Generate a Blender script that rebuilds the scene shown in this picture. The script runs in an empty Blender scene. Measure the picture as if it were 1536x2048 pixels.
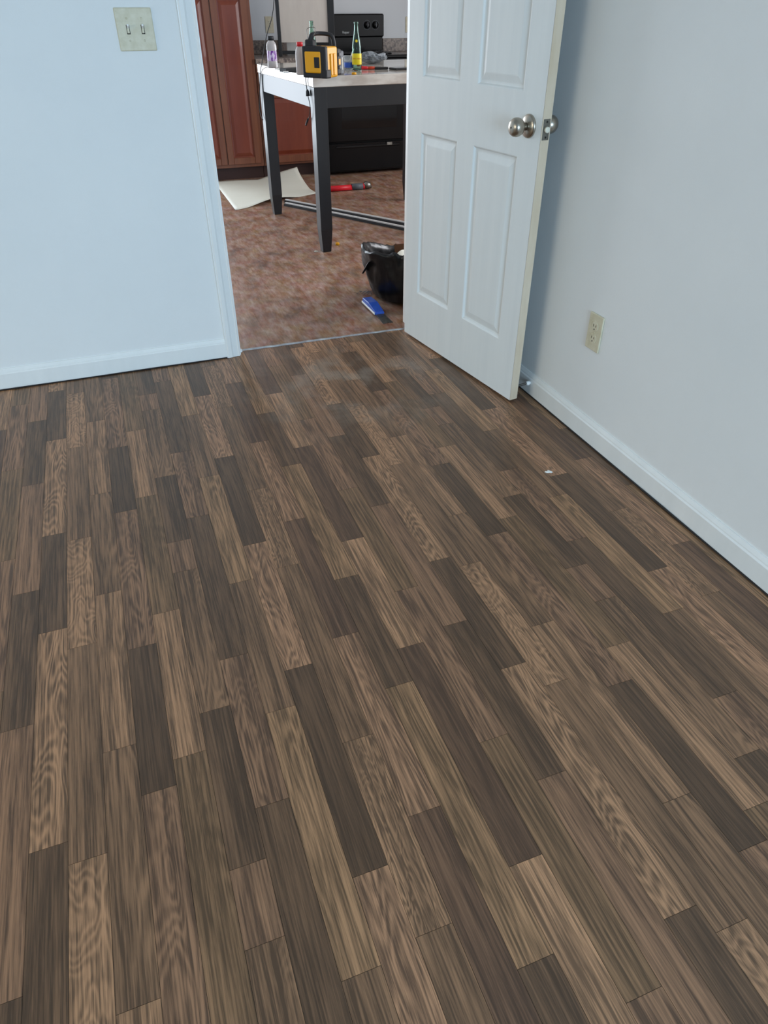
import bpy, bmesh, math, random
from mathutils import Vector, Matrix, noise
R = math.radians
scene = bpy.context.scene
col = scene.collection

# ------------------------------------------------------------------ camera
HC = 1.22                       # camera height above the floor
FPX, YAW, PIT, ROL = 1383.5, R(20.391), R(36.267), R(-0.062)
fw = Vector((math.sin(YAW)*math.cos(PIT), math.cos(YAW)*math.cos(PIT), -math.sin(PIT)))
rt = Vector((math.cos(YAW), -math.sin(YAW), 0))
up = rt.cross(fw)
rt, up = rt*math.cos(ROL)+up*math.sin(ROL), up*math.cos(ROL)-rt*math.sin(ROL)
cd = bpy.data.cameras.new('camera'); cam = bpy.data.objects.new('camera', cd); col.objects.link(cam)
cd.sensor_fit = 'VERTICAL'; cd.sensor_height = 36.0; cd.sensor_width = 27.0
cd.lens = FPX/2048*36.0; cd.clip_start = 0.02
mw = Matrix((rt, up, -fw)).transposed().to_4x4(); mw.translation = (0, 0, HC)
cam.matrix_world = mw
scene.camera = cam

# ------------------------------------------------------------------ world, light, exposure
world = bpy.data.worlds.new('world'); scene.world = world; world.use_nodes = True
bgn = world.node_tree.nodes['Background']
bgn.inputs[0].default_value = (0.78, 0.88, 1.0, 1); bgn.inputs[1].default_value = 1.0
vs = scene.view_settings
vs.view_transform = 'Standard'; vs.look = 'None'; vs.gamma = 1.0; vs.use_curve_mapping = False
vs.exposure = 0.0

def area(name, loc, direction, sx, sy, power, color):
    l = bpy.data.lights.new(name, 'AREA'); l.shape = 'RECTANGLE'; l.size = sx; l.size_y = sy
    l.energy = power; l.color = color; l.spread = R(150)
    o = bpy.data.objects.new(name, l); col.objects.link(o); o.location = loc
    o.rotation_euler = Vector(direction).to_track_quat('-Z', 'Y').to_euler()
    return o
# daylight entering by the windows, the side one an addition
area('window_daylight', (0.35, -3.16, 1.15), (-0.08, 1, -0.25), 1.6, 1.4, 104, (0.53, 0.775, 1.0))
area('added_side_light', (-3.36, 1.10, 1.25), (1, 0.02, -1.1), 2.2, 1.4, 36, (1.0, 0.91, 0.70))  # unseen source added for warmer light on the right wall and door
area('patio_daylight', (-0.30, 7.10, 1.10), (0, -1, 0), 1.7, 1.95, 56, (0.82, 0.91, 1.0))
area('kitchen_daylight', (4.42, 4.0, 1.35), (-1, 0, -0.2), 1.8, 1.4, 60, (0.97, 0.97, 1.0))

# ------------------------------------------------------------------ pixel -> place helpers (1536x2048 frame)
def ray(px, py): return fw*FPX + rt*(px-768) - up*(py-1024)
def on_z(px, py, z=0.0):
    d = ray(px, py); t = (z-HC)/d.z; return Vector((d.x*t, d.y*t, z))
def on_y(px, py, y):
    d = ray(px, py); t = y/d.y; return Vector((d.x*t, y, HC+d.z*t))
def on_x(px, py, x):
    d = ray(px, py); t = x/d.x; return Vector((x, d.y*t, HC+d.z*t))
def z_at(px, py, xy):
    d = ray(px, py); t = math.hypot(xy[0], xy[1])/math.hypot(d.x, d.y); return HC+d.z*t

# ------------------------------------------------------------------ material helpers
def lin(c):
    f = lambda v: v/12.92 if v <= 0.04045 else ((v+0.055)/1.055)**2.4
    return tuple(f(v/255.0) for v in c[:3])
def rgb(c, g=1.0):
    return tuple(min(1.0, v*g) for v in lin(c))+(1.0,)
MATS = {}
def mat(name, c, rough=0.5, metal=0.0, noise_amt=0.0, nscale=(8, 8, 8), c2=None, bump=0.0, bscale=60,
        spec=0.5, trans=0.0, ior=1.45, coat=0.0):
    m = bpy.data.materials.new(name); m.use_nodes = True
    nt = m.node_tree; b = nt.nodes['Principled BSDF']
    b.inputs['Base Color'].default_value = rgb(c); b.inputs['Roughness'].default_value = rough
    b.inputs['Metallic'].default_value = metal; b.inputs['Specular IOR Level'].default_value = spec
    b.inputs['Transmission Weight'].default_value = trans; b.inputs['IOR'].default_value = ior
    b.inputs['Coat Weight'].default_value = coat
    tc = nt.nodes.new('ShaderNodeTexCoord')
    if c2 is not None:
        mp = nt.nodes.new('ShaderNodeMapping'); mp.inputs['Scale'].default_value = nscale
        n = nt.nodes.new('ShaderNodeTexNoise'); n.inputs['Scale'].default_value = 1.0
        n.inputs['Detail'].default_value = 4; n.inputs['Roughness'].default_value = 0.6
        r = nt.nodes.new('ShaderNodeMapRange'); r.inputs[1].default_value = 0.5-noise_amt; r.inputs[2].default_value = 0.5+noise_amt
        mx = nt.nodes.new('ShaderNodeMix'); mx.data_type = 'RGBA'
        mx.inputs[6].default_value = rgb(c); mx.inputs[7].default_value = rgb(c2)
        nt.links.new(tc.outputs['Object'], mp.inputs[0]); nt.links.new(mp.outputs[0], n.inputs['Vector'])
        nt.links.new(n.outputs['Fac'], r.inputs[0]); nt.links.new(r.outputs[0], mx.inputs[0])
        nt.links.new(mx.outputs[2], b.inputs['Base Color'])
    if bump:
        n2 = nt.nodes.new('ShaderNodeTexNoise'); n2.inputs['Scale'].default_value = bscale; n2.inputs['Detail'].default_value = 3
        bp = nt.nodes.new('ShaderNodeBump'); bp.inputs['Strength'].default_value = bump; bp.inputs['Distance'].default_value = 0.002
        nt.links.new(tc.outputs['Object'], n2.inputs['Vector']); nt.links.new(n2.outputs['Fac'], bp.inputs['Height'])
        nt.links.new(bp.outputs[0], b.inputs['Normal'])
    MATS[name] = m
    return m
M_wall = mat('wall_paint', (232, 234, 234), 0.6, noise_amt=0.3, c2=(226, 229, 230), nscale=(3, 3, 3), bump=0.12, bscale=220)
M_kwall = mat('kitchen_wall_paint', (220, 224, 227), 0.6, noise_amt=0.3, c2=(212, 217, 221), nscale=(2, 2, 2))
M_ceil = mat('ceiling_paint', (235, 235, 232), 0.8, noise_amt=0.3, c2=(228, 228, 226))
M_trim = mat('trim_paint', (236, 238, 237), 0.38, noise_amt=0.3, c2=(226, 229, 229), nscale=(14, 14, 3))
M_door = mat('door_paint', (228, 231, 230), 0.42, noise_amt=0.3, c2=(220, 224, 224), nscale=(30, 30, 1.5), bump=0.06, bscale=180)
M_dooredge = mat('door_edge_primer', (218, 202, 180), 0.6, noise_amt=0.25, c2=(204, 184, 156), nscale=(20, 20, 5))
M_ivory = mat('ivory_plastic', (216, 210, 188), 0.45, noise_amt=0.2, c2=(200, 192, 164), nscale=(40, 40, 40))
M_ivory2 = mat('bright_ivory_plastic', (228, 224, 208), 0.4)
M_darkslot = mat('dark_slot', (38, 34, 30), 0.7)
M_nickel = mat('satin_nickel', (176, 168, 156), 0.30, metal=1.0)
M_steel = mat('worn_steel', (150, 148, 142), 0.42, metal=1.0, noise_amt=0.25, c2=(112, 110, 104), nscale=(60, 60, 60))
M_white = mat('white_plastic', (238, 238, 236), 0.4)
M_dark = mat('floor_underlay', (40, 33, 28), 0.8)
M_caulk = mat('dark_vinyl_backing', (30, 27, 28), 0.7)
M_thr = mat('threshold_metal', (186, 186, 184), 0.4, metal=0.3, noise_amt=0.2, c2=(150, 144, 146), nscale=(30, 30, 30))
M_alu = mat('dull_aluminium', (214, 211, 208), 0.4)
M_cab = mat('cherry_panel_wood', (96, 34, 16), 0.42, noise_amt=0.25, c2=(118, 52, 28), nscale=(14, 14, 1.6), coat=0.15)
M_cabf = mat('cherry_frame_wood', (118, 68, 40), 0.42, noise_amt=0.25, c2=(98, 52, 32), nscale=(30, 30, 2.5), coat=0.15)
M_cabdark = mat('glaze_groove_wood', (52, 26, 18), 0.6)
M_granite = mat('granite_laminate', (150, 138, 128), 0.35, noise_amt=0.10, c2=(86, 78, 76), nscale=(55, 55, 55))
M_marble = mat('marble_laminate', (226, 220, 210), 0.12, noise_amt=0.09, c2=(190, 178, 166), nscale=(3, 9, 9), coat=0.4)
M_black = mat('black_lacquer', (14, 14, 16), 0.25, spec=0.4)
M_blackw = mat('black_painted_wood', (19, 19, 22), 0.38, noise_amt=0.2, c2=(25, 25, 27), nscale=(40, 40, 4), spec=0.6)
M_enamel = mat('black_enamel', (9, 10, 12), 0.18, spec=0.25)
M_ovenglass = mat('oven_glass', (6, 7, 9), 0.06, spec=0.3)
M_rubber = mat('black_rubber', (22, 23, 26), 0.55)
M_greyplastic = mat('grey_plastic', (86, 90, 96), 0.5)
M_yellow = mat('yellow_plastic', (228, 160, 10), 0.38)
M_red = mat('red_plastic', (206, 26, 40), 0.4)
M_glassg = mat('pale_green_glass', (196, 226, 214), 0.04, trans=1.0, ior=1.3)
M_clear = mat('clear_plastic', (228, 232, 234), 0.12, trans=0.85, ior=1.2)
M_cloudy = mat('cloudy_plastic', (208, 202, 200), 0.3, trans=0.45, ior=1.3)
M_purple = mat('purple_label', (112, 30, 142), 0.4, noise_amt=0.05, c2=(214, 196, 220), nscale=(70, 70, 26))
M_ylabel = mat('yellow_label', (228, 206, 20), 0.4)
M_rprint = mat('red_print', (196, 60, 24), 0.5)
M_cream = mat('cream_upholstery', (214, 208, 198), 0.6, noise_amt=0.2, c2=(200, 192, 184), nscale=(10, 10, 2))
M_sheet = mat('cream_vinyl_backing', (228, 227, 214), 0.55, noise_amt=0.3, c2=(220, 218, 202), nscale=(3, 3, 3))
M_bag = mat('black_bag_plastic', (13, 14, 16), 0.3, spec=0.45, bump=0.35, bscale=26)
M_card = mat('brown_cardboard', (104, 66, 38), 0.7)
M_blue = mat('blue_plastic', (38, 76, 170), 0.4, noise_amt=0.2, c2=(52, 92, 186), nscale=(60, 60, 60))
M_cloth = mat('grey_plastic_film', (150, 158, 164), 0.25, noise_amt=0.15, c2=(96, 102, 108), nscale=(22, 22, 22), trans=0.2)
M_paper = mat('white_paper', (236, 236, 232), 0.6)
M_letter = mat('white_print', (196, 200, 200), 0.5)
M_cord = mat('black_cord', (18, 18, 20), 0.5)

# ------------------------------------------------------------------ mesh helpers
def link(name, bm, m, parent=None, smooth=False):
    bmesh.ops.recalc_face_normals(bm, faces=bm.faces)
    me = bpy.data.meshes.new(name); bm.to_mesh(me); bm.free()
    if smooth:
        for p in me.polygons: p.use_smooth = True
    if m is not None: me.materials.append(m)
    o = bpy.data.objects.new(name, me); col.objects.link(o)
    if parent is not None: o.parent = parent
    return o
def empty(name, loc=(0, 0, 0), rz=0.0):
    o = bpy.data.objects.new(name, None); col.objects.link(o); o.location = loc; o.rotation_euler = (0, 0, rz)
    o.empty_display_size = 0.05
    return o
def tag(o, label, cat, group=None):
    o['label'] = label; o['category'] = cat
    if group: o['group'] = group
    return o
def struct(o, label=None):
    o['kind'] = 'structure'
    if label: o['label'] = label
    return o
def bbox(bm, x0, x1, y0, y1, z0, z1, bev=0.0, seg=1):
    g = bmesh.ops.create_cube(bm, size=1.0)
    vs_ = g['verts']
    for v in vs_:
        v.co = Vector((x0+(v.co.x+0.5)*(x1-x0), y0+(v.co.y+0.5)*(y1-y0), z0+(v.co.z+0.5)*(z1-z0)))
    if bev > 0:
        es = list({e for v in vs_ for e in v.link_edges})
        bmesh.ops.bevel(bm, geom=es, offset=bev, segments=seg, affect='EDGES', profile=0.5)
    return bm
def box(name, x0, x1, y0, y1, z0, z1, m, parent=None, bev=0.0, seg=1):
    bm = bmesh.new(); bbox(bm, x0, x1, y0, y1, z0, z1, bev, seg)
    return link(name, bm, m, parent, False)
def lathe_bm(prof, n=32, axis='z', bm=None, origin=(0, 0, 0)):
    bm = bm or bmesh.new(); rings = []
    for (r, h) in prof:
        ring = []
        for i in range(n):
            a = 2*math.pi*i/n
            p = Vector((r*math.cos(a), r*math.sin(a), h))
            if axis == 'y': p = Vector((p.x, p.z, p.y))
            if axis == 'x': p = Vector((p.z, p.x, p.y))
            ring.append(bm.verts.new(p+Vector(origin)))
        rings.append(ring)
    for a, b in zip(rings, rings[1:]):
        for i in range(n):
            bm.faces.new((a[i], a[(i+1) % n], b[(i+1) % n], b[i]))
    bm.faces.new(rings[0]); bm.faces.new(rings[-1])
    return bm
def lathe(name, prof, m, parent=None, n=32, axis='z', origin=(0, 0, 0), smooth=True):
    o = link(name, lathe_bm(prof, n, axis, None, origin), m, parent, smooth)
    return o
def tube_bm(pts, r, n=8, bm=None):
    bm = bm or bmesh.new(); pts = [Vector(p) for p in pts]; rings = []
    u = None
    for i, p in enumerate(pts):
        t = (pts[min(i+1, len(pts)-1)]-pts[max(i-1, 0)]).normalized()
        if u is None:
            u = t.orthogonal().normalized()
        else:
            u = (u-t*u.dot(t)).normalized()
        v = t.cross(u); rr = r[i] if isinstance(r, (list, tuple)) else r
        rings.append([bm.verts.new(p+(u*math.cos(2*math.pi*k/n)+v*math.sin(2*math.pi*k/n))*rr) for k in range(n)])
    for a, b in zip(rings, rings[1:]):
        for i in range(n):
            bm.faces.new((a[i], a[(i+1) % n], b[(i+1) % n], b[i]))
    bm.faces.new(rings[0]); bm.faces.new(rings[-1])
    return bm
def smooth_path(pts, k=6):
    pts = [Vector(p) for p in pts]; out = []
    for i in range(len(pts)-1):
        p0 = pts[max(i-1, 0)]; p1 = pts[i]; p2 = pts[i+1]; p3 = pts[min(i+2, len(pts)-1)]
        for j in range(k):
            t = j/k
            out.append(0.5*((2*p1)+(p2-p0)*t+(2*p0-5*p1+4*p2-p3)*t*t+(3*p1-p0-3*p2+p3)*t**3))
    out.append(pts[-1]); return out
def tube(name, pts, r, m, parent=None, n=8, k=6):
    return link(name, tube_bm(smooth_path(pts, k) if k > 1 else pts, r, n), m, parent, True)
def extrude_profile(name, prof, p0, p1, axis_u, axis_v, m, parent=None):
    """closed 2-D profile (u, v) swept from p0 to p1"""
    bm = bmesh.new(); p0 = Vector(p0); p1 = Vector(p1); au = Vector(axis_u); av = Vector(axis_v)
    a = [bm.verts.new(p0+au*u+av*v) for u, v in prof]; b = [bm.verts.new(p1+au*u+av*v) for u, v in prof]
    n = len(prof)
    for i in range(n): bm.faces.new((a[i], a[(i+1) % n], b[(i+1) % n], b[i]))
    bm.faces.new(a); bm.faces.new(b)
    return link(name, bm, m, parent)
def poly_prism(name, pts, z0, z1, m, parent=None, bev=0.0):
    bm = bmesh.new()
    a = [bm.verts.new((x, y, z0)) for x, y in pts]; b = [bm.verts.new((x, y, z1)) for x, y in pts]
    n = len(pts)
    for i in range(n): bm.faces.new((a[i], a[(i+1) % n], b[(i+1) % n], b[i]))
    bm.faces.new(a); bm.faces.new(b)
    if bev: bmesh.ops.bevel(bm, geom=list(bm.edges), offset=bev, segments=1, affect='EDGES')
    return link(name, bm, m, parent)

# ------------------------------------------------------------------ room dimensions
XR = 1.386           # right wall face
YB = 2.852           # back wall face (the one with the doorway)
YK = 2.965           # kitchen face of that wall
XL, Y0, ZC = -3.4, -3.2, 2.44
JL, JR = 0.402, 1.199    # clear sides of the doorway
YT = 2.885           # threshold line where the two floor coverings meet
YF = 7.15            # far kitchen wall
KXL, KXR = -1.5, 4.5

# walls -------------------------------------------------------------
bm = bmesh.new()
bbox(bm, XL, JL-0.02, YB, YK, 0, ZC); bbox(bm, JR+0.02, KXR, YB, YK, 0, ZC); bbox(bm, JL-0.02, JR+0.02, YB, YK, 2.06, ZC)
struct(link('wall_back', bm, M_wall), 'pale blue-white painted wall with the doorway')
struct(box('wall_right', XR, XR+0.1, Y0, YB, 0, ZC, M_wall), 'plain off-white painted wall beside the open door')
bm = bmesh.new()   # wall behind the camera with a window opening
bbox(bm, XL, -0.52, Y0-0.12, Y0, 0, ZC); bbox(bm, 1.22, XR+0.1, Y0-0.12, Y0, 0, ZC)
bbox(bm, -0.52, 1.22, Y0-0.12, Y0, 0, 0.42); bbox(bm, -0.52, 1.22, Y0-0.12, Y0, 1.92, ZC)
struct(link('wall_front', bm, M_wall), 'painted wall with a wide window')
bm = bmesh.new()
bbox(bm, XL-0.1, XL, Y0-0.12, -0.05, 0, ZC); bbox(bm, XL-0.1, XL, 2.25, YK, 0, ZC); bbox(bm, XL-0.1, XL, -0.05, 2.25, 0, 0.5); bbox(bm, XL-0.1, XL, -0.05, 2.25, 2.0, ZC)
struct(link('wall_left', bm, M_wall), 'painted wall with an added window')
struct(box('ceiling', XL-0.1, KXR+0.1, Y0-0.12, YF+0.1, ZC, ZC+0.1, M_ceil), 'white ceiling')
def window(n, x0, x1, yy, z0, z1):
    w = struct(empty('window_%d' % n, ((x0+x1)/2, yy, z0)), 'white framed window')
    fx = (x1-x0)/2; h = z1-z0; fr = 0.045
    for a in ((-fx, -fx+fr, 0, h), (fx-fr, fx, 0, h), (-fx+fr, fx-fr, 0, fr), (-fx+fr, fx-fr, h-fr, h), (-fr/2, fr/2, fr, h-fr)):
        box('window_frame', a[0], a[1], -0.03, 0.03, a[2], a[3], M_trim, w, 0.004)
    return w
window(1, -0.52, 1.22, Y0-0.07, 0.42, 1.92)
w3 = window(3, -1.15, 1.15, 0, 0.5, 2.0); w3.location = (XL-0.06, 1.10, 0.5); w3.rotation_euler = (0, 0, R(90))  # unseen window added to go with the warm side light

# kitchen shell
bm = bmesh.new()
bbox(bm, KXL, -1.2, YF, YF+0.1, 0, ZC); bbox(bm, 0.62, KXR, YF, YF+0.1, 0, ZC); bbox(bm, -1.2, 0.62, YF, YF+0.1, 2.10, ZC)
struct(link('wall_far', bm, M_kwall), 'pale kitchen wall behind the counter and cooker')
struct(box('wall_kitchen_left', KXL-0.1, KXL, YK, YF+0.1, 0, ZC, M_kwall), 'pale kitchen side wall')
bm = bmesh.new()
bbox(bm, KXR, KXR+0.1, YK, 3.05, 0, ZC); bbox(bm, KXR, KXR+0.1, 4.95, YF+0.1, 0, ZC); bbox(bm, KXR, KXR+0.1, 3.05, 4.95, 0, 0.6); bbox(bm, KXR, KXR+0.1, 3.05, 4.95, 2.1, ZC)
struct(link('wall_kitchen_right', bm, M_kwall), 'pale kitchen side wall with a window')
w4 = window(4, -0.95, 0.95, 0, 0.6, 2.1); w4.location = (KXR+0.06, 4.0, 0.6); w4.rotation_euler = (0, 0, R(90))
window(2, -1.2, 0.62, YF+0.07, 0.0, 2.10)

# baseboards ---------------------------------------------------------
def bb_prof(h=0.083, t=0.013):
    return [(0, 0.006), (t, 0.004), (t, h*0.76), (t*0.75, h*0.82), (t*0.72, h*0.86), (t*0.45, h*0.95), (t*0.3, h), (0, h)]
o = extrude_profile('baseboard_back', bb_prof(), (XL, YB, 0), (JL-0.062, YB, 0), (0, -1, 0), (0, 0, 1), M_trim); struct(o, 'white baseboard left of the doorway')
o = extrude_profile('baseboard_back', bb_prof(), (JR+0.062, YB, 0), (XR, YB, 0), (0, -1, 0), (0, 0, 1), M_trim); struct(o, 'short white baseboard behind the open door')
o = extrude_profile('baseboard_right', bb_prof(), (XR, Y0, 0), (XR, YB-0.013, 0), (-1, 0, 0), (0, 0, 1), M_trim); struct(o, 'scuffed white baseboard along the plain wall')

# door casing and jambs ------------------------------------------------
cas = [(0, 0), (0, 0.009), (0.006, 0.013), (0.010, 0.011), (0.030, 0.014), (0.036, 0.0175), (0.050, 0.0185), (0.054, 0.016), (0.058, 0.016), (0.058, 0)]
def casing(name, xi, sgn, yy, ny, lab):
    o = extrude_profile(name, cas, (xi, yy, 0.001), (xi, yy, 2.10), (sgn, 0, 0), (0, ny, 0), M_trim); struct(o, lab)
casing('trim_1', JL-0.004, -1, YB, -1, 'white moulded door casing beside the light switch')
casing('trim_2', JR+0.004, 1, YB, -1, 'white moulded door casing behind the open door')
casing('trim_3', JL-0.004, -1, YK, 1, 'white door casing on the kitchen side')
casing('trim_4', JR+0.004, 1, YK, 1, 'white door casing on the kitchen side')
struct(box('trim_5', JL-0.02, JL, YB, YK, 0.001, 2.06, M_trim), 'white door jamb')
struct(box('trim_6', JR, JR+0.02, YB, YK, 0.001, 2.06, M_trim), 'white door jamb')
struct(box('trim_7', JL-0.06, JR+0.06, YB-0.017, YB, 2.045, 2.105, M_trim, None, 0.003), 'white head casing')
bm = bmesh.new(); random.seed(3)     # uneven metal edge between the two floor coverings
pts = []
N = 26
for i in range(N+1):
    x = JL-0.006+(JR-JL+0.006)*i/N
    pts.append((x, YT+0.012-0.018*i/N+random.uniform(-0.0025, 0.0025)))
a0 = [bm.verts.new((x, y-0.004, 0.004)) for x, y in pts]; a1 = [bm.verts.new((x, y, 0.0062)) for x, y in pts]; a2 = [bm.verts.new((x, y+0.004, 0.004)) for x, y in pts]
b0 = [bm.verts.new((x, y-0.005, -0.004)) for x, y in pts]; b2 = [bm.verts.new((x, y+0.005, -0.004)) for x, y in pts]
for i in range(N):
    for p_, q_ in ((b0, a0), (a0, a1), (a1, a2), (a2, b2), (b2, b0)):
        bm.faces.new((p_[i], p_[i+1], q_[i+1], q_[i]))
struct(link('trim_8', bm, M_thr), 'thin grey metal threshold strip across the doorway')
tag(box('white_wood_chip', JL-0.004, JL+0.010, YB+0.018, YB+0.034, 0.0015, 0.014, M_trim, None, 0.002), 'tiny white chip of trim at the foot of the door casing', 'debris')

# ------------------------------------------------------------------ wood grain group for the vinyl strips
def make_grain():
    g = bpy.data.node_groups.new('strip_grain', 'ShaderNodeTree')
    for nm, tp in (('Seed', 'NodeSocketFloat'), ('Stretch', 'NodeSocketVector'), ('Rings', 'NodeSocketFloat'), ('RingWeight', 'NodeSocketFloat'),
                   ('Dark', 'NodeSocketColor'), ('Light', 'NodeSocketColor'), ('Bias', 'NodeSocketFloat')):
        g.interface.new_socket(nm, in_out='INPUT', socket_type=tp)
    g.interface.new_socket('Color', in_out='OUTPUT', socket_type='NodeSocketColor')
    g.interface.new_socket('Height', in_out='OUTPUT', socket_type='NodeSocketFloat')
    nd, lk = g.nodes, g.links
    gi = nd.new('NodeGroupInput'); go = nd.new('NodeGroupOutput')
    tc = nd.new('ShaderNodeTexCoord')
    cx = nd.new('ShaderNodeCombineXYZ')
    def math_(op, a, b=None, c=None):
        n = nd.new('ShaderNodeMath'); n.operation = op
        for i, v in enumerate((a, b, c)):
            if v is None: continue
            if isinstance(v, (int, float)): n.inputs[i].default_value = v
            else: lk.new(v, n.inputs[i])
        return n.outputs[0]
    lk.new(math_('MULTIPLY', gi.outputs['Seed'], 3.17), cx.inputs[0]); lk.new(math_('MULTIPLY', gi.outputs['Seed'], 5.71), cx.inputs[1])
    lk.new(math_('MULTIPLY', gi.outputs['Seed'], 1.37), cx.inputs[2])
    va = nd.new('ShaderNodeVectorMath'); va.operation = 'ADD'; lk.new(tc.outputs['Object'], va.inputs[0]); lk.new(cx.outputs[0], va.inputs[1])
    def noise_(scale, det, rough=0.5, dist=0.0):
        vm = nd.new('ShaderNodeVectorMath'); vm.operation = 'MULTIPLY'; lk.new(va.outputs[0], vm.inputs[0])
        if isinstance(scale, tuple): vm.inputs[1].default_value = scale
        else: lk.new(scale, vm.inputs[1])
        n = nd.new('ShaderNodeTexNoise'); n.inputs['Scale'].default_value = 1.0; n.inputs['Detail'].default_value = det
        n.inputs['Roughness'].default_value = rough; n.inputs['Distortion'].default_value = dist
        lk.new(vm.outputs[0], n.inputs['Vector']); return n.outputs['Fac']
    n1 = noise_(gi.outputs['Stretch'], 1.6, 0.42, 0.15)
    jit = noise_((170, 7, 1), 2, 0.5)
    ph = math_('ADD', math_('MULTIPLY', n1, gi.outputs['Rings']), math_('MULTIPLY', jit, 5.0))
    ring = math_('POWER', math_('MULTIPLY_ADD', math_('SINE', ph), 0.5, 0.5), 1.35)
    fib = noise_((290, 8, 1), 4, 0.68)
    stk = noise_((95, 2.2, 1), 2, 0.55)
    low = noise_((14, 2.0, 1), 2, 0.5)
    gate = nd.new('ShaderNodeMapRange'); gate.inputs[1].default_value = 0.32; gate.inputs[2].default_value = 0.62; lk.new(low, gate.inputs[0])
    rw = math_('MULTIPLY', gi.outputs['RingWeight'], math_('MULTIPLY_ADD', gate.outputs[0], 0.75, 0.25))
    t = math_('MULTIPLY', math_('SUBTRACT', ring, 0.42), rw)
    t = math_('ADD', t, math_('MULTIPLY', math_('SUBTRACT', fib, 0.5), 2.9))
    t = math_('ADD', t, math_('MULTIPLY', math_('SUBTRACT', stk, 0.5), 1.4))
    t = math_('ADD', t, math_('MULTIPLY', math_('SUBTRACT', low, 0.5), 0.9))
    t = math_('ADD', t, math_('ADD', gi.outputs['Bias'], 0.42))
    cl = nd.new('ShaderNodeClamp'); lk.new(t, cl.inputs[0])
    mx = nd.new('ShaderNodeMix'); mx.data_type = 'RGBA'; lk.new(cl.outputs[0], mx.inputs[0])
    lk.new(gi.outputs['Dark'], mx.inputs[6]); lk.new(gi.outputs['Light'], mx.inputs[7])
    # dry grey dust trodden in front of the doorway (world position)
    ge = nd.new('ShaderNodeNewGeometry')
    dn = nd.new('ShaderNodeTexNoise'); dn.inputs['Scale'].default_value = 5.0; dn.inputs['Detail'].default_value = 5; dn.inputs['Roughness'].default_value = 0.62
    lk.new(ge.outputs['Position'], dn.inputs['Vector'])
    vd = nd.new('ShaderNodeVectorMath'); vd.operation = 'DISTANCE'; vd.inputs[1].default_value = (0.78, 2.45, 0); lk.new(ge.outputs['Position'], vd.inputs[0])
    mk = nd.new('ShaderNodeMapRange'); mk.inputs[1].default_value = 0.55; mk.inputs[2].default_value = 0.05; lk.new(vd.outputs['Value'], mk.inputs[0])
    md = nd.new('ShaderNodeMapRange'); md.inputs[1].default_value = 0.47; md.inputs[2].default_value = 0.75; lk.new(dn.outputs['Fac'], md.inputs[0])
    dm = nd.new('ShaderNodeMix'); dm.data_type = 'RGBA'; lk.new(math_('MULTIPLY', math_('MULTIPLY', mk.outputs[0], md.outputs[0]), 0.8), dm.inputs[0])
    lk.new(mx.outputs[2], dm.inputs[6]); dm.inputs[7].default_value = rgb((165, 155, 142))
    lk.new(dm.outputs[2], go.inputs['Color']); lk.new(cl.outputs[0], go.inputs['Height'])
    return g
GRAIN = make_grain()
FG = (1.25, 0.995, 0.785)      # albedo of the floor print relative to the tone table
def rgbf(c): return tuple(min(1.0, v*g) for v, g in zip(lin(c), FG))+(1.0,)
def strip_mat(i, dark, light, kind, bias=0.0):
    st, rings, rw = {'straight': ((20, 0.8, 1), 110, 0.30), 'cath': ((14, 1.5, 1), 140, 0.58), 'swirl': ((17, 5.5, 1), 115, 0.45),
                     'eye': ((18, 2.8, 1), 125, 0.65), 'mottle': ((50, 9, 1), 60, 0.65)}[kind]
    m = bpy.data.materials.new('vinyl_strip_%02d' % i); m.use_nodes = True
    nt = m.node_tree; b = nt.nodes['Principled BSDF']
    g = nt.nodes.new('ShaderNodeGroup'); g.node_tree = GRAIN
    g.inputs['Seed'].default_value = 1.0+i*0.731; g.inputs['Stretch'].default_value = st
    g.inputs['Rings'].default_value = rings; g.inputs['RingWeight'].default_value = rw
    g.inputs['Dark'].default_value = rgbf(dark); g.inputs['Light'].default_value = rgbf(light); g.inputs['Bias'].default_value = bias
    nt.links.new(g.outputs['Color'], b.inputs['Base Color'])
    b.inputs['Roughness'].default_value = 0.40; b.inputs['Specular IOR Level'].default_value = 0.5
    bp = nt.nodes.new('ShaderNodeBump'); bp.inputs['Strength'].default_value = 0.12; bp.inputs['Distance'].default_value = 0.0006
    nt.links.new(g.outputs['Height'], bp.inputs['Height']); nt.links.new(bp.outputs[0], b.inputs['Normal'])
    return m
# tones: (dark, light)
def tone(lo, hi, hue=0):
    f = lambda v: (v+hue*0.3, v*0.835-hue*0.1, v*0.695+hue*0.35 if hue > 0 else v*0.695+hue)
    return f(lo), f(hi)
T = {'xd': tone(66, 100), 'd': tone(68, 112), 'dr': tone(70, 114, 4), 'dp': tone(72, 108, 3),
     'm': tone(78, 138), 'mp': tone(80, 144, 3), 'my': tone(82, 140, -2),
     'l': tone(90, 168), 'lp': tone(90, 168, 3), 'ly': tone(92, 162, -2), 'xl': tone(102, 188)}
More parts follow.
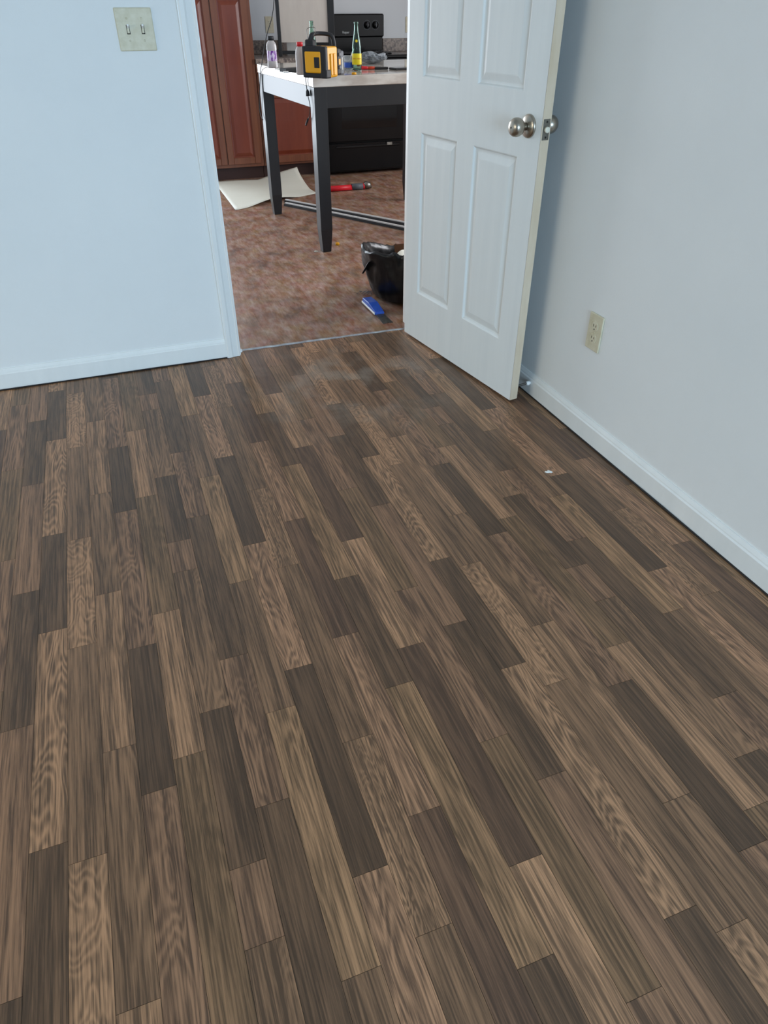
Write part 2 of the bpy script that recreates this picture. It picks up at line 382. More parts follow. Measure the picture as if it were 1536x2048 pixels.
# column -> [(joint, tone, grain)] ; each strip runs from its joint away from the camera to the next one. Unit = camera height.
PER, HALF, CW, CX0 = 0.7965, 0.398, 0.05403, -0.2520
STR = [
 [(0.275, 'l', 'swirl'), (0.630, 'm', 'straight')],
 [(0.011, 'l', 'cath'), (0.414, 'm', 'cath')],
 [(0.233, 'mp', 'eye'), (0.706, 'xd', 'straight')],
 [(0.314, 'my', 'cath'), (0.754, 'l', 'straight')],
 [(0.035, 'm', 'eye'), (0.430, 'mp', 'straight'), (0.541, 'd', 'straight')],
 [(0.145, 'd', 'straight'), (0.622, 'mp', 'eye')],
 [(0.352, 'ly', 'cath'), (0.791, 'm', 'straight')],
 [(0.077, 'lp', 'eye'), (0.470, 'xd', 'straight')],
 [(0.3665, 'l', 'mottle'), (0.687, 'm', 'straight')],
 [(0.124, 'dr', 'straight'), (0.527, 'lp', 'cath')],
 [(0.286, 'ly', 'cath'), (0.769, 'd', 'straight')],
 [(0.054, 'xl', 'straight'), (0.406, 'dp', 'cath')],
 [(0.206, 'my', 'straight'), (0.607, 'mp', 'cath')],
 [(0.078, 'mp', 'straight'), (0.512, 'd', 'straight')],
 [(0.270, 'l', 'eye'), (0.736, 'd', 'straight')]]
floor = struct(box('floor', XL, XR, Y0, YT, -0.05, -0.0012, M_dark), 'brown wood-look strip floor with staggered joints')
GAP = 0.0007
def strip_mesh(w, l, m, bev=0.0):
    bm = bmesh.new(); bbox(bm, 0, w, 0, l, -0.0028, 0.0, bev)
    bmesh.ops.recalc_face_normals(bm, faces=bm.faces)
    me = bpy.data.meshes.new('plank'); bm.to_mesh(me); bm.free(); me.materials.append(m); return me
smats = {}; smesh = {}; idx = 0
for c in range(15):
    for j in range(len(STR[c])):
        t_, k_ = STR[c][j][1], STR[c][j][2]
        smats[(c, j)] = strip_mat(idx, *T[t_], k_); idx += 1
YMIN = -0.25
for k in range(-15, 26):
    c = k % 15; drop = (k//15)*HALF
    x0 = (CX0+CW*k)*HC; w = CW*HC
    if x0 >= XR: continue
    w = min(w, XR-x0)
    js = STR[c]
    for n in range(-3, 6):
        for j in range(len(js)):
            a = js[j][0]+n*PER-drop
            b = (js[j+1][0]+n*PER-drop) if j+1 < len(js) else js[0][0]+(n+1)*PER-drop
            a *= HC; b *= HC
            if b < YMIN or a > YT-0.004: continue
            b2 = min(b, YT-0.002); 
            if b2-a < 0.01: continue
            full = (b2 == b and w > CW*HC-1e-6)
            if full:
                if (c, j) not in smesh: smesh[(c, j)] = strip_mesh(w-GAP, b-a-GAP, smats[(c, j)])
                me = smesh[(c, j)]
            else: me = strip_mesh(w-GAP, b2-a-GAP, smats[(c, j)])
            o = bpy.data.objects.new('plank', me); col.objects.link(o); o.parent = floor; o.location = (x0+GAP/2, a+GAP/2, 0)
# dark curling edge of the vinyl along the two walls
random.seed(11)
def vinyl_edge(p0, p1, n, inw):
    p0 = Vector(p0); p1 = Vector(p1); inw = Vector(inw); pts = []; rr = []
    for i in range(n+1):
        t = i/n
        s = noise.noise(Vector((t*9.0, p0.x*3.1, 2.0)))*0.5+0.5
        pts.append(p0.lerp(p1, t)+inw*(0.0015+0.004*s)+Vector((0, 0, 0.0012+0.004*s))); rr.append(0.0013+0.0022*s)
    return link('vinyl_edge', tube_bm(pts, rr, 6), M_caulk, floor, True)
vinyl_edge((XR-0.013, -0.2, 0), (XR-0.013, YB-0.02, 0), 150, (-1, 0, 0))
vinyl_edge((XL+0.05, YB-0.013, 0), (JL-0.062, YB-0.013, 0), 120, (0, -1, 0))

# ------------------------------------------------------------------ kitchen floor
def kitchen_floor_mat():
    m = bpy.data.materials.new('kitchen_vinyl'); m.use_nodes = True
    nt = m.node_tree; b = nt.nodes['Principled BSDF']; nd, lk = nt.nodes, nt.links
    ge = nd.new('ShaderNodeNewGeometry'); oi = nd.new('ShaderNodeObjectInfo')
    def nz(sc, det, ro=0.6, dist=0.0):
        mp = nd.new('ShaderNodeMapping'); mp.inputs['Scale'].default_value = sc; mp.inputs['Rotation'].default_value = (0, 0, 0)
        n = nd.new('ShaderNodeTexNoise'); n.inputs['Scale'].default_value = 1; n.inputs['Detail'].default_value = det
        n.inputs['Roughness'].default_value = ro; n.inputs['Distortion'].default_value = dist
        lk.new(ge.outputs['Position'], mp.inputs[0]); lk.new(mp.outputs[0], n.inputs['Vector']); return n.outputs['Fac']
    a = nz((8.5, 6.0, 1), 5, 0.6, 0.3); g = nz((130, 16, 1), 3); f = nz((30, 10, 1), 4); hu = nz((11, 9, 3), 4, 0.65)
    r = nd.new('ShaderNodeMapRange'); r.inputs[1].default_value = 0.26; r.inputs[2].default_value = 0.74; lk.new(a, r.inputs[0])
    cr = nd.new('ShaderNodeValToRGB'); lk.new(r.outputs[0], cr.inputs[0])
    e = cr.color_ramp.elements; e[0].position = 0.0; e[0].color = rgb((98, 76, 64)); e[1].position = 1.0; e[1].color = rgb((168, 132, 110))
    e2 = e.new(0.45); e2.color = rgb((142, 102, 80))
    mx = nd.new('ShaderNodeMix'); mx.data_type = 'RGBA'; mx.blend_type = 'OVERLAY'; mx.inputs[0].default_value = 0.42
    ad = nd.new('ShaderNodeMath'); ad.operation = 'MULTIPLY_ADD'; ad.inputs[1].default_value = 0.5; lk.new(g, ad.inputs[0])
    hf = nd.new('ShaderNodeMath'); hf.operation = 'MULTIPLY'; hf.inputs[1].default_value = 0.5; lk.new(f, hf.inputs[0]); lk.new(hf.outputs[0], ad.inputs[2])
    st = nd.new('ShaderNodeMapRange'); st.inputs[1].default_value = 0.3; st.inputs[2].default_value = 0.7; lk.new(ad.outputs[0], st.inputs[0])
    lk.new(cr.outputs[0], mx.inputs[6]); lk.new(st.outputs[0], mx.inputs[7])
    hv = nd.new('ShaderNodeHueSaturation'); lk.new(mx.outputs[2], hv.inputs['Color'])
    vr = nd.new('ShaderNodeMapRange'); vr.inputs[3].default_value = 0.93; vr.inputs[4].default_value = 1.07; lk.new(oi.outputs['Random'], vr.inputs[0]); lk.new(vr.outputs[0], hv.inputs['Value'])
    hm = nd.new('ShaderNodeMapRange'); hm.inputs[1].default_value = 0.35; hm.inputs[2].default_value = 0.65; hm.inputs[3].default_value = 0.485; hm.inputs[4].default_value = 0.522
    lk.new(hu, hm.inputs[0]); lk.new(hm.outputs[0], hv.inputs['Hue'])
    sm_ = nd.new('ShaderNodeMapRange'); sm_.inputs[1].default_value = 0.35; sm_.inputs[2].default_value = 0.65; sm_.inputs[3].default_value = 1.15; sm_.inputs[4].default_value = 0.65
    lk.new(f, sm_.inputs[0]); lk.new(sm_.outputs[0], hv.inputs['Saturation'])
    lk.new(hv.outputs[0], b.inputs['Base Color']); b.inputs['Roughness'].default_value = 0.42
    return m
M_kfloor = kitchen_floor_mat()
kfl = struct(box('floor', KXL, KXR, YT, YF, -0.05, -0.0012, M_kfloor), 'reddish brown blotchy wood-look kitchen floor')
random.seed(5)
kw, kl = 0.152, 0.914
kmesh = strip_mesh(kw-0.0004, kl-0.0004, M_kfloor, 0.0)
for k in range(0, 22):
    x0 = 0.10+k*kw; off = random.random()*kl
    y = YT+0.006-off
    while y < 6.62:
        a = max(y, YT+0.006); b = min(y+kl, 6.62)
        if b-a > 0.02:
            me = kmesh if abs(b-a-kl) < 1e-6 else strip_mesh(kw-0.0004, b-a-0.0004, M_kfloor, 0.0)
            o = bpy.data.objects.new('plank', me); col.objects.link(o); o.parent = kfl; o.location = (x0, a, 0)
        y += kl

# ------------------------------------------------------------------ door
ha = Vector((1.152, 2.828)); ang = R(-81.376)
DW, DT, DZ0, DH = 0.787, 0.0345, 0.010, 2.03
door = struct(empty('door_1', (ha.x, ha.y, 0), ang), 'white six-panel interior door standing open')
us = [0.0, 0.099, 0.341, 0.441, 0.684, DW]
zs = [DZ0, 0.217, 0.829, 1.007, 1.60, 1.70, 1.93, DZ0+DH]
pan = [(1, 1), (3, 1), (1, 3), (3, 3), (1, 5), (3, 5)]
bm = bmesh.new()
for y, dep in ((0.0, 1), (DT, -1)):
    for i in range(5):
        for j in range(7):
            if (i, j) in pan: continue
            bm.faces.new([bm.verts.new(c) for c in ((us[i], y, zs[j]), (us[i+1], y, zs[j]), (us[i+1], y, zs[j+1]), (us[i], y, zs[j+1]))])
for a, b in (((0, DZ0), (0, DZ0+DH)), ((0, DZ0+DH), (DW, DZ0+DH)), ((DW, DZ0), (0, DZ0))):
    bm.faces.new([bm.verts.new(c) for c in ((a[0], 0, a[1]), (b[0], 0, b[1]), (b[0], DT, b[1]), (a[0], DT, a[1]))])
bmesh.ops.remove_doubles(bm, verts=bm.verts, dist=1e-5)
link('door_slab', bm, M_door, door)
eb = bmesh.new(); bbox(eb, DW-0.0004, DW+0.0006, 0.0006, DT-0.0006, DZ0, DZ0+DH, 0.0003); e_ = link('door_edge', eb, M_dooredge, door); e_['label'] = 'cream unpainted door edge'
prof = [(0.0, 0.0), (0.003, 0.0015), (0.007, 0.0068), (0.012, 0.0080), (0.016, 0.0078), (0.036, 0.0030), (0.0395, 0.0026)]
def panel(i, j, side):
    x0, x1, z0, z1 = us[i], us[i+1], zs[j], zs[j+1]
    bm = bmesh.new(); rings = []
    for ins, d in prof:
        y = d if side == 0 else DT-d
        rings.append([bm.verts.new(c) for c in ((x0+ins, y, z0+ins), (x1-ins, y, z0+ins), (x1-ins, y, z1-ins), (x0+ins, y, z1-ins))])
    for a, b in zip(rings, rings[1:]):
        for q in range(4): bm.faces.new((a[q], a[(q+1) % 4], b[(q+1) % 4], b[q]))
    bm.faces.new(rings[-1])
    return link('panel', bm, M_door, door)
for (i, j) in pan:
    panel(i, j, 0); panel(i, j, 1)
KX, KZ = 0.727, 0.918
for s in (0, 1):
    yb = 0.0 if s == 0 else DT; sg = -1 if s == 0 else 1
    kn = empty('door_knob', (KX, yb, KZ)); kn.parent = door; kn['label'] = 'brushed nickel door knob'
    lathe('rosette', [(0.0331, sg*-0.0005), (0.0331, sg*0.003), (0.0318, sg*0.0055), (0.028, sg*0.0085), (0.018, sg*0.0115), (0.014, sg*0.013)], M_nickel, kn, 40, 'y')
    lathe('knob', [(0.0115, sg*0.011), (0.0108, sg*0.021), (0.012, sg*0.025), (0.0175, sg*0.029), (0.0232, sg*0.035), (0.0262, sg*0.043),
                   (0.0268, sg*0.050), (0.0255, sg*0.057), (0.0215, sg*0.0635), (0.0145, sg*0.0675), (0.006, sg*0.069), (0.001, sg*0.0692)], M_nickel, kn, 40, 'y')
    lathe('keyhole', [(0.0028, sg*0.0685), (0.0028, sg*0.0697), (0.001, sg*0.0697)], M_darkslot, kn, 14, 'y')
la = empty('latch', (DW, DT/2, KZ-0.004)); la.parent = door; la['label'] = 'brass-grey latch plate with cream bolt'
bm = bmesh.new(); bbox(bm, 0.0002, 0.0022, -0.0125, 0.0125, -0.0285, 0.0285, 0.0008); link('latch_plate', bm, M_steel, la)
lathe('latch_bolt', [(0.0085, 0.0018), (0.0085, 0.0085), (0.0075, 0.010), (0.002, 0.0105)], M_ivory2, la, 24, 'x')
for zz in (-0.021, 0.021): lathe('screw', [(0.0034, 0.002), (0.0030, 0.0028), (0.001, 0.0026)], M_darkslot, la, 14, 'x', (0, 0, zz))
for zz in (0.22, 1.0, 1.80):     # hinges on the wall side of the slab
    hg = empty('hinge', (0, DT, zz)); hg.parent = door
    lathe('barrel', [(0.006, -0.045), (0.006, 0.045)], M_nickel, hg, 14, 'z', (-0.004, 0.006, 0))
    box('leaf', -0.0012, 0.0, -0.03, 0.004, -0.044, 0.044, M_nickel, hg)
ds = empty('door_stop', (DW-0.020, DT, 0.050)); ds.parent = door; ds['label'] = 'steel spring door stop with a white rubber tip'
lathe('base', [(0.009, -0.0004), (0.009, 0.004), (0.0045, 0.007)], M_steel, ds, 20, 'y')
bm = bmesh.new()
hel = [(0.0038*math.cos(t*0.7), 0.006+t*0.00048, 0.0038*math.sin(t*0.7)) for t in range(0, 110)]
link('spring', tube_bm(hel, 0.0010, 6), M_steel, ds, True)
lathe('rubber_tip', [(0.0052, 0.055), (0.0078, 0.058), (0.0088, 0.063), (0.0084, 0.068), (0.006, 0.072), (0.001, 0.073)], M_white, ds, 20, 'y')

# ------------------------------------------------------------------ light switch and sockets
def toggle_plate(x0, x1, z0, z1, y):
    cx, cz = (x0+x1)/2, (z0+z1)/2; w, h = x1-x0, z1-z0
    t = tag(empty('light_switch', (cx, y, cz)), 'aged ivory double toggle light switch plate on the blue-white wall', 'light switch')
    bm = bmesh.new(); bbox(bm, -w/2, w/2, -0.0062, 0.0, -h/2, h/2, 0.0028, 2); link('cover_plate', bm, M_ivory, t)
    for sx in (-0.023, 0.023):
        s = box('toggle_slot', sx-0.0052, sx+0.0052, -0.0068, -0.0058, -0.0125, 0.0125, M_darkslot, t)
        bm = bmesh.new(); bbox(bm, sx-0.0036, sx+0.0036, -0.0085, -0.005, -0.010, 0.006, 0.0008)
        link('toggle', bm, M_ivory, t)
        b2 = bmesh.new(); bbox(b2, -0.0034, 0.0034, -0.014, 0, -0.0035, 0.0035, 0.001)
        bmesh.ops.transform(b2, matrix=Matrix.Translation((sx, -0.006, 0.006)) @ Matrix.Rotation(R(-28), 4, 'X'), verts=b2.verts)
        link('toggle_tip', b2, M_white, t)
        for zz in (-0.030, 0.030):
            lathe('screw', [(0.0030, -0.0058), (0.0028, -0.0070), (0.001, -0.0072)], M_ivory, t, 14, 'y', (sx, 0, zz))
    return t
toggle_plate(0.1415, 0.2575, 1.097, 1.213, YB)
def outlet(name, loc, rz, label, group=None):
    t = tag(empty(name, loc, rz), label, 'outlet', group)
    bm = bmesh.new(); bbox(bm, -0.036, 0.036, -0.0062, 0.0, -0.059, 0.059, 0.0028, 2); link('cover_plate', bm, M_ivory, t)
    for zz in (-0.0195, 0.0195):
        bm = bmesh.new(); lathe_bm([(0.0172, -0.0050), (0.0172, -0.0072), (0.0160, -0.0078), (0.002, -0.0078)], 28, 'y', bm)
        for v in bm.verts: v.co.z = max(-0.0142, min(0.0142, v.co.z))
        bmesh.ops.translate(bm, verts=bm.verts, vec=(0, 0, zz)); link('receptacle', bm, M_ivory, t)
        for sx, hh in ((-0.0063, 0.0042), (0.0063, 0.0034)):
            box('slot', sx-0.0011, sx+0.0011, -0.0081, -0.0076, zz+0.003-hh, zz+0.003+hh, M_darkslot, t)
        lathe('ground_hole', [(0.0024, -0.0076), (0.0024, -0.0081), (0.0005, -0.0081)], M_darkslot, t, 12, 'y', (0, 0, zz-0.0085))
    lathe('screw', [(0.003, -0.0058), (0.0028, -0.0070), (0.001, -0.0072)], M_ivory, t, 14, 'y')
    return t
outlet('wall_outlet', (XR, 1.769, 0.367), R(-90), 'ivory duplex wall outlet low on the plain wall near the open door')
def scraps(name, q, n, rad, m, label, cat, seed):
    random.seed(seed); p = on_z(*q); bm = bmesh.new()
    for i in range(n):
        a = random.random()*6.28; c0 = Vector((random.uniform(-rad, rad), random.uniform(-rad, rad)*0.5, 0.0006))
        s = random.uniform(0.003, 0.007)
        d1 = Vector((math.cos(a), math.sin(a), 0))*s; d2 = Vector((-math.sin(a), math.cos(a), 0))*s*0.45
        b_ = [c0-d1-d2, c0+d1-d2, c0+d1+d2, c0-d1+d2]; lo = [bm.verts.new(v) for v in b_]
        hi = [bm.verts.new(v+Vector((random.uniform(-.001, .001), 0, random.uniform(0.001, 0.004)))) for v in b_]
        bm.faces.new(lo); bm.faces.new(hi)
        for k in range(4): bm.faces.new((lo[k], lo[(k+1) % 4], hi[(k+1) % 4], hi[k]))
    o = link(name, bm, m); o.location = (p.x, p.y, 0); return tag(o, label, cat)
scraps('paper_scrap', (1096, 945), 5, 0.010, M_paper, 'small torn scrap of white paper lying on the brown strip floor', 'scrap', 2)

# ------------------------------------------------------------------ kitchen cabinets
def raised_door(parent, x0, x1, z0, z1, y, fr=0.050):
    d = empty('cabinet_door', ((x0+x1)/2, y, z0)); d.parent = parent
    w, h = (x1-x0)/2, z1-z0; t = 0.019
    for a in ((-w, -w+fr, 0, h), (w-fr, w, 0, h), (-w+fr, w-fr, 0, fr), (-w+fr, w-fr, h-fr, h)):
        box('frame_rail', a[0], a[1], -t, 0, a[2], a[3], M_cabf, d, 0.0025)
    bm = bmesh.new(); rings = []
    for ins, dy in ((0.0, -0.010), (0.006, -0.006), (0.012, -0.007), (0.034, -0.0155), (0.038, -0.0165)):
        rings.append([bm.verts.new(c) for c in ((-w+fr+ins, dy, fr+ins), (w-fr-ins, dy, fr+ins), (w-fr-ins, dy, h-fr-ins), (-w+fr+ins, dy, h-fr-ins))])
    for a, b in zip(rings, rings[1:]):
        for q in range(4): bm.faces.new((a[q], a[(q+1) % 4], b[(q+1) % 4], b[q]))
    bm.faces.new(rings[-1]); link('raised_panel', bm, M_cab, d)
    box('groove', -w+fr-0.001, w-fr+0.001, -0.0045, -0.001, fr-0.001, h-fr+0.001, M_cabdark, d)
    return d
YC = 6.52     # cabinet box fronts
pc = tag(empty('pantry_cabinet', (1.02, YC, 0)), 'tall reddish brown pantry cabinet with raised-panel doors', 'cabinet')
def loc_box(name, parent, x0, x1, y0, y1, z0, z1, m, bev=0.0):
    L = parent.location; return box(name, x0-L.x, x1-L.x, y0-L.y, y1-L.y, z0-L.z, z1-L.z, m, parent, bev)
loc_box('body', pc, 0.715, 1.328, YC, YF-0.002, 0.10, 2.15, M_cabf, 0.001)
loc_box('toe_kick', pc, 0.715, 1.328, YC+0.06, YC+0.08, 0.0, 0.10, M_cabdark)
for x0, x1 in ((0.735, 1.014), (1.022, 1.302)):
    for z0, z1 in ((0.125, 1.305), (1.315, 2.13)):
        dd = raised_door(pc, x0, x1, z0, z1, YC); dd.location = (dd.location.x-1.02, 0, z0)
bc = tag(empty('base_cabinet', (1.60, YC, 0)), 'reddish brown base cabinet with one raised-panel door beside the cooker', 'cabinet')
loc_box('body', bc, 1.332, 1.862, YC, YF-0.002, 0.10, 0.835, M_cabf, 0.001)
loc_box('toe_kick', bc, 1.332, 1.862, YC+0.06, YC+0.08, 0.0, 0.10, M_cabdark)
dd = raised_door(bc, 1.345, 1.85, 0.118, 0.655, YC, 0.055); dd.location = (dd.location.x-1.60, 0, 0.118)
loc_box('drawer_front', bc, 1.345, 1.85, YC-0.019, YC-0.001, 0.668, 0.818, M_cabf, 0.003)
bc2 = tag(empty('base_cabinet', (3.1, YC, 0)), 'reddish brown base cabinet on the far side of the cooker', 'cabinet')
loc_box('body', bc2, 2.645, 3.55, YC, YF-0.002, 0.10, 0.835, M_cabf, 0.001)
loc_box('toe_kick', bc2, 2.645, 3.55, YC+0.06, YC+0.08, 0.0, 0.10, M_cabdark)
for x0, x1 in ((2.66, 3.09), (3.105, 3.535)):
    dd = raised_door(bc2, x0, x1, 0.118, 0.815, YC, 0.055); dd.location = (dd.location.x-3.1, 0, 0.118)
for x0, x1, lb in ((1.332, 1.862, 'speckled grey-brown countertop between pantry and cooker'), (2.645, 3.57, 'speckled grey-brown countertop past the cooker')):
    ct = tag(empty('countertop', ((x0+x1)/2, YC, 0.836)), lb, 'countertop')
    loc_box('worktop', ct, x0, x1, YC-0.03, YF-0.001, 0.836, 0.872, M_granite, 0.004)
    loc_box('backsplash', ct, x0, x1, YF-0.020, YF-0.001, 0.872, 0.972, M_granite, 0.003)
outlet('kitchen_outlet', (1.613, YF, 1.080), 0, 'ivory outlet on the kitchen wall beside the pantry cabinet')
outlet('kitchen_outlet', (2.905, YF, 1.072), 0, 'ivory outlet on the kitchen wall past the cooker')

# ------------------------------------------------------------------ cooker
SX0, SX1, SY = 1.872, 2.632, 6.40
sv = tag(empty('cooker', ((SX0+SX1)/2, SY, 0)), 'black freestanding electric cooker with knobs on its back panel', 'cooker')
loc_box('body', sv, SX0, SX1, SY+0.03, YF-0.03, 0.02, 0.862, M_enamel, 0.004)
loc_box('cooktop', sv, SX0-0.004, SX1+0.004, SY, YF-0.06, 0.862, 0.885, M_enamel, 0.006)
loc_box('oven_door', sv, SX0+0.008, SX1-0.008, SY, SY+0.03, 0.262, 0.800, M_enamel, 0.006)
loc_box('oven_window', sv, SX0+0.13, SX1-0.13, SY-0.002, SY+0.002, 0.36, 0.66, M_ovenglass, 0.001)
loc_box('door_handle', sv, SX0+0.06, SX1-0.06, SY-0.045, SY-0.022, 0.745, 0.770, M_enamel, 0.008)
for xx in (SX0+0.08, SX1-0.10): loc_box('handle_bracket', sv, xx, xx+0.02, SY-0.03, SY+0.003, 0.748, 0.767, M_enamel, 0.003)
dw = loc_box('drawer', sv, SX0+0.008, SX1-0.008, SY+0.002, SY+0.03, 0.035, 0.252, M_enamel, 0.005)
loc_box('drawer_lip', sv, SX0+0.07, SX1-0.10, SY-0.012, SY+0.004, 0.214, 0.232, M_black, 0.005)
loc_box('reflection_chip', sv, 2.405, 2.455, SY-0.016, SY-0.011, 0.222, 0.246, M_steel, 0.002)['label'] = 'shiny metal chip in place of a bright reflection'  # steel chip put in for a bright reflection on the drawer
loc_box('control_panel', sv, SX0, SX1, YF-0.085, YF-0.03, 0.985, 1.155, M_enamel, 0.010)
loc_box('panel_riser', sv, SX0+0.006, SX1-0.006, YF-0.062, YF-0.032, 0.880, 0.987, M_enamel, 0.004)
def svl(name, prof, m, x, z, n=28): return lathe(name, prof, m, sv, n, 'y', (x-sv.location.x, YF-0.085-SY, z))
for xx in (SX0+0.10, SX0+0.20, 2.470, 2.548):
    svl('knob_ring', [(0.036, 0.001), (0.036, -0.002), (0.033, -0.002), (0.033, 0.0005)], M_greyplastic, xx, 1.073)
    svl('knob', [(0.027, 0.002), (0.026, -0.012), (0.021, -0.022), (0.019, -0.026), (0.002, -0.027)], M_black, xx, 1.073)
    loc_box('pointer', sv, xx-0.003, xx+0.003, YF-0.115, YF-0.110, 1.057, 1.095, M_greyplastic, 0.001)
for xx, yy, rr in ((SX0+0.255, SY+0.19, 0.085), (SX0+0.22, SY+0.46, 0.08), (SX1-0.2, SY+0.18, 0.08), (SX1-0.2, SY+0.46, 0.10)):
    bm = bmesh.new()
    for q in (1.0, 0.75, 0.5):
        tube_bm([(xx-sv.location.x+rr*q*math.cos(t*math.pi/14), yy-SY+rr*q*math.sin(t*math.pi/14), 0.891) for t in range(29)], 0.005, 6, bm)
    link('burner_coil', bm, M_black, sv, True)
def text(name, body, size, m, parent, loc, rot, extrude=0.0004):
    c = bpy.data.curves.new(name, 'FONT'); c.body = body; c.size = size; c.extrude = extrude; c.align_x = 'CENTER'; c.align_y = 'CENTER'
    tmp = bpy.data.objects.new(name, c); col.objects.link(tmp)
    dg = bpy.context.evaluated_depsgraph_get(); me = bpy.data.meshes.new_from_object(tmp.evaluated_get(dg))
    bpy.data.objects.remove(tmp); bpy.data.curves.remove(c)
    me.materials.clear(); me.materials.append(m)
    o = bpy.data.objects.new(name, me); col.objects.link(o); o.parent = parent; o.location = loc; o.rotation_euler = rot
    return o
text('lettering', 'Roper', 0.026, M_letter, sv, (2.272-sv.location.x, YF-0.0860-SY, 1.022), (R(90), 0, 0))

# ------------------------------------------------------------------ table
TZ = 0.912
TA = R(3.4)
tc0 = Vector((1.158, 4.185))
tb = tag(empty('counter_table', (tc0.x, tc0.y, 0), TA), 'counter-height table with a marble-look top and black square legs', 'table')
TLx, TLy = 1.12, 1.10
box('table_top', -0.004, TLx, -0.004, TLy, TZ-0.050, TZ, M_marble, tb, 0.003)
lw = 0.072
for lx, ly in ((0, 0), (TLx-lw, 0), (0, TLy-lw), (TLx-lw, TLy-lw)):
    bm = bmesh.new()
    secs = [(0.0, 0.010), (0.13, 0.0), (TZ-0.050, 0.0)]
    rings = []
    for z, ins in secs:
        ix0 = lx+ins; ix1 = lx+lw-ins; iy0 = ly+ins; iy1 = ly+lw-ins
        rings.append([bm.verts.new(c) for c in ((ix0, iy0, z), (ix1, iy0, z), (ix1, iy1, z), (ix0, iy1, z))])
    for a, b in zip(rings, rings[1:]):
        for q in range(4): bm.faces.new((a[q], a[(q+1) % 4], b[(q+1) % 4], b[q]))
    bm.faces.new(rings[0]); bm.faces.new(rings[-1])
    bmesh.ops.bevel(bm, geom=[e for e in bm.edges], offset=0.0015, segments=1, affect='EDGES')
    link('leg', bm, M_blackw, tb)
for a in ((lw, TLx-lw, 0.004, 0.024), (lw, TLx-lw, TLy-0.024, TLy-0.004)):
    box('apron', a[0], a[1], a[2], a[3], TZ-0.150, TZ-0.050, M_blackw, tb, 0.001)
for a in ((0.004, 0.024), (TLx-0.024, TLx-0.004)):
    box('apron', a[0], a[1], lw, TLy-lw, TZ-0.150, TZ-0.050, M_blackw, tb, 0.001)

# ------------------------------------------------------------------ framed panel standing on the counter
def framed_panel():
    pl = on_y(556.5, 40, 6.74); pr = on_y(662, 40, 6.60)
    pl.z = pr.z = 0; dv = (pr-pl); w = dv.length; h = w/2
    t = tag(empty('framed_panel', ((pl.x+pr.x)/2, (pl.y+pr.y)/2, 0.886), math.atan2(dv.y, dv.x)), 'tall cream panel between black side posts standing on the counter by the cooker', 'panel')
    box('side_post', -h-0.014, -h+0.014, -0.014, 0.014, -0.0135, 0.62, M_blackw, t, 0.002)
    box('side_post', h-0.026, h+0.026, -0.020, 0.020, 0.0005, 0.62, M_blackw, t, 0.002)
    bm = bmesh.new(); bbox(bm, -h+0.014, h-0.026, -0.010, 0.010, 0.082, 0.60, 0.003, 2); link('cream_board', bm, M_cream, t)
    box('bottom_rail', -h+0.014, h-0.026, -0.012, 0.012, 0.0005, 0.026, M_blackw, t, 0.002)
    return t
framed_panel()

# ------------------------------------------------------------------ things on the table
def top(px, py): return on_z(px, py, TZ)
def bottle(name, px, py, prof, m, label, cat='bottle', n=28):
    p = top(px, py); t = tag(empty(name, (p.x, p.y, TZ)), label, cat)
    lathe('body', prof, m, t, n); return t
def hollow(prof, th=0.002):
    inner = [(max(r-th, 0.0008), max(z, 0.006)) for r, z in reversed(prof)]
    return prof+inner
glass_prof = [(0.026, 0.0005), (0.0295, 0.004), (0.0295, 0.095), (0.0275, 0.112), (0.0285, 0.125), (0.0235, 0.155), (0.0150, 0.200), (0.0125, 0.225), (0.0122, 0.244), (0.0140, 0.246), (0.0140, 0.252), (0.0125, 0.254)]
def glass_bottle(px, py, label, labelled, s=1.0):
    t = bottle('glass_bottle', px, py, [(r*s, z*s) for r, z in hollow(glass_prof)], M_glassg, label)
    if labelled:
        lathe('label', [(0.0299*s, 0.035*s), (0.0301*s, 0.036*s), (0.0301*s, 0.092*s), (0.0299*s, 0.093*s)], M_ylabel, t, 36)
        # red word wrapped on the label
        o = text('lettering', 'TOPO CHICO', 0.0095*s, M_rprint, t, (0, 0, 0), (0, 0, 0))
        a0 = math.atan2(-t.location.y, -t.location.x)
        for v in o.data.vertices:
            th = a0+v.co.x/(0.0302*s); r = 0.0303*s+v.co.z; v.co = Vector((r*math.cos(th), r*math.sin(th), 0.066*s+v.co.y))
        a1 = a0
        ob = lathe('neck_emblem', [(0.0075*s, 0.0), (0.0075*s, -0.002), (0.0005, -0.002)], M_ylabel, t, 18, 'y')
        ob.rotation_euler = (R(-14), 0, a1+R(90)); ob.location = (0.0226*s*math.cos(a1), 0.0226*s*math.sin(a1), 0.158*s)
    return t
glass_bottle(714, 142, 'clear green-tinted glass bottle with a yellow label', True, 0.906)
glass_bottle(627, 133, 'green-tinted glass bottle without a label behind the yellow radio', False, 0.906)
pb = bottle('plastic_bottle', 546, 136, [(0.026, 0.0005), (0.030, 0.004), (0.030, 0.03), (0.0285, 0.034), (0.0285, 0.088), (0.030, 0.093), (0.030, 0.108), (0.026, 0.124), (0.016, 0.136), (0.014, 0.142)], M_cloudy, 'clear plastic bottle with a purple label and black cap')
lathe('label', [(0.0287, 0.036), (0.0291, 0.037), (0.0291, 0.086), (0.0287, 0.087)], M_purple, pb, 32)
lathe('cap', [(0.0185, 0.138), (0.0185, 0.156), (0.016, 0.159), (0.002, 0.159)], M_rubber, pb, 28)
wb = bottle('plastic_bottle', 603, 150, [(0.022, 0.0005), (0.026, 0.004), (0.026, 0.10), (0.022, 0.118), (0.014, 0.128), (0.013, 0.133)], M_cloudy, 'cloudy white squeeze bottle with a red cap beside the yellow radio')
lathe('cap', [(0.0165, 0.129), (0.0165, 0.146), (0.014, 0.149), (0.002, 0.149)], M_red, wb, 26)

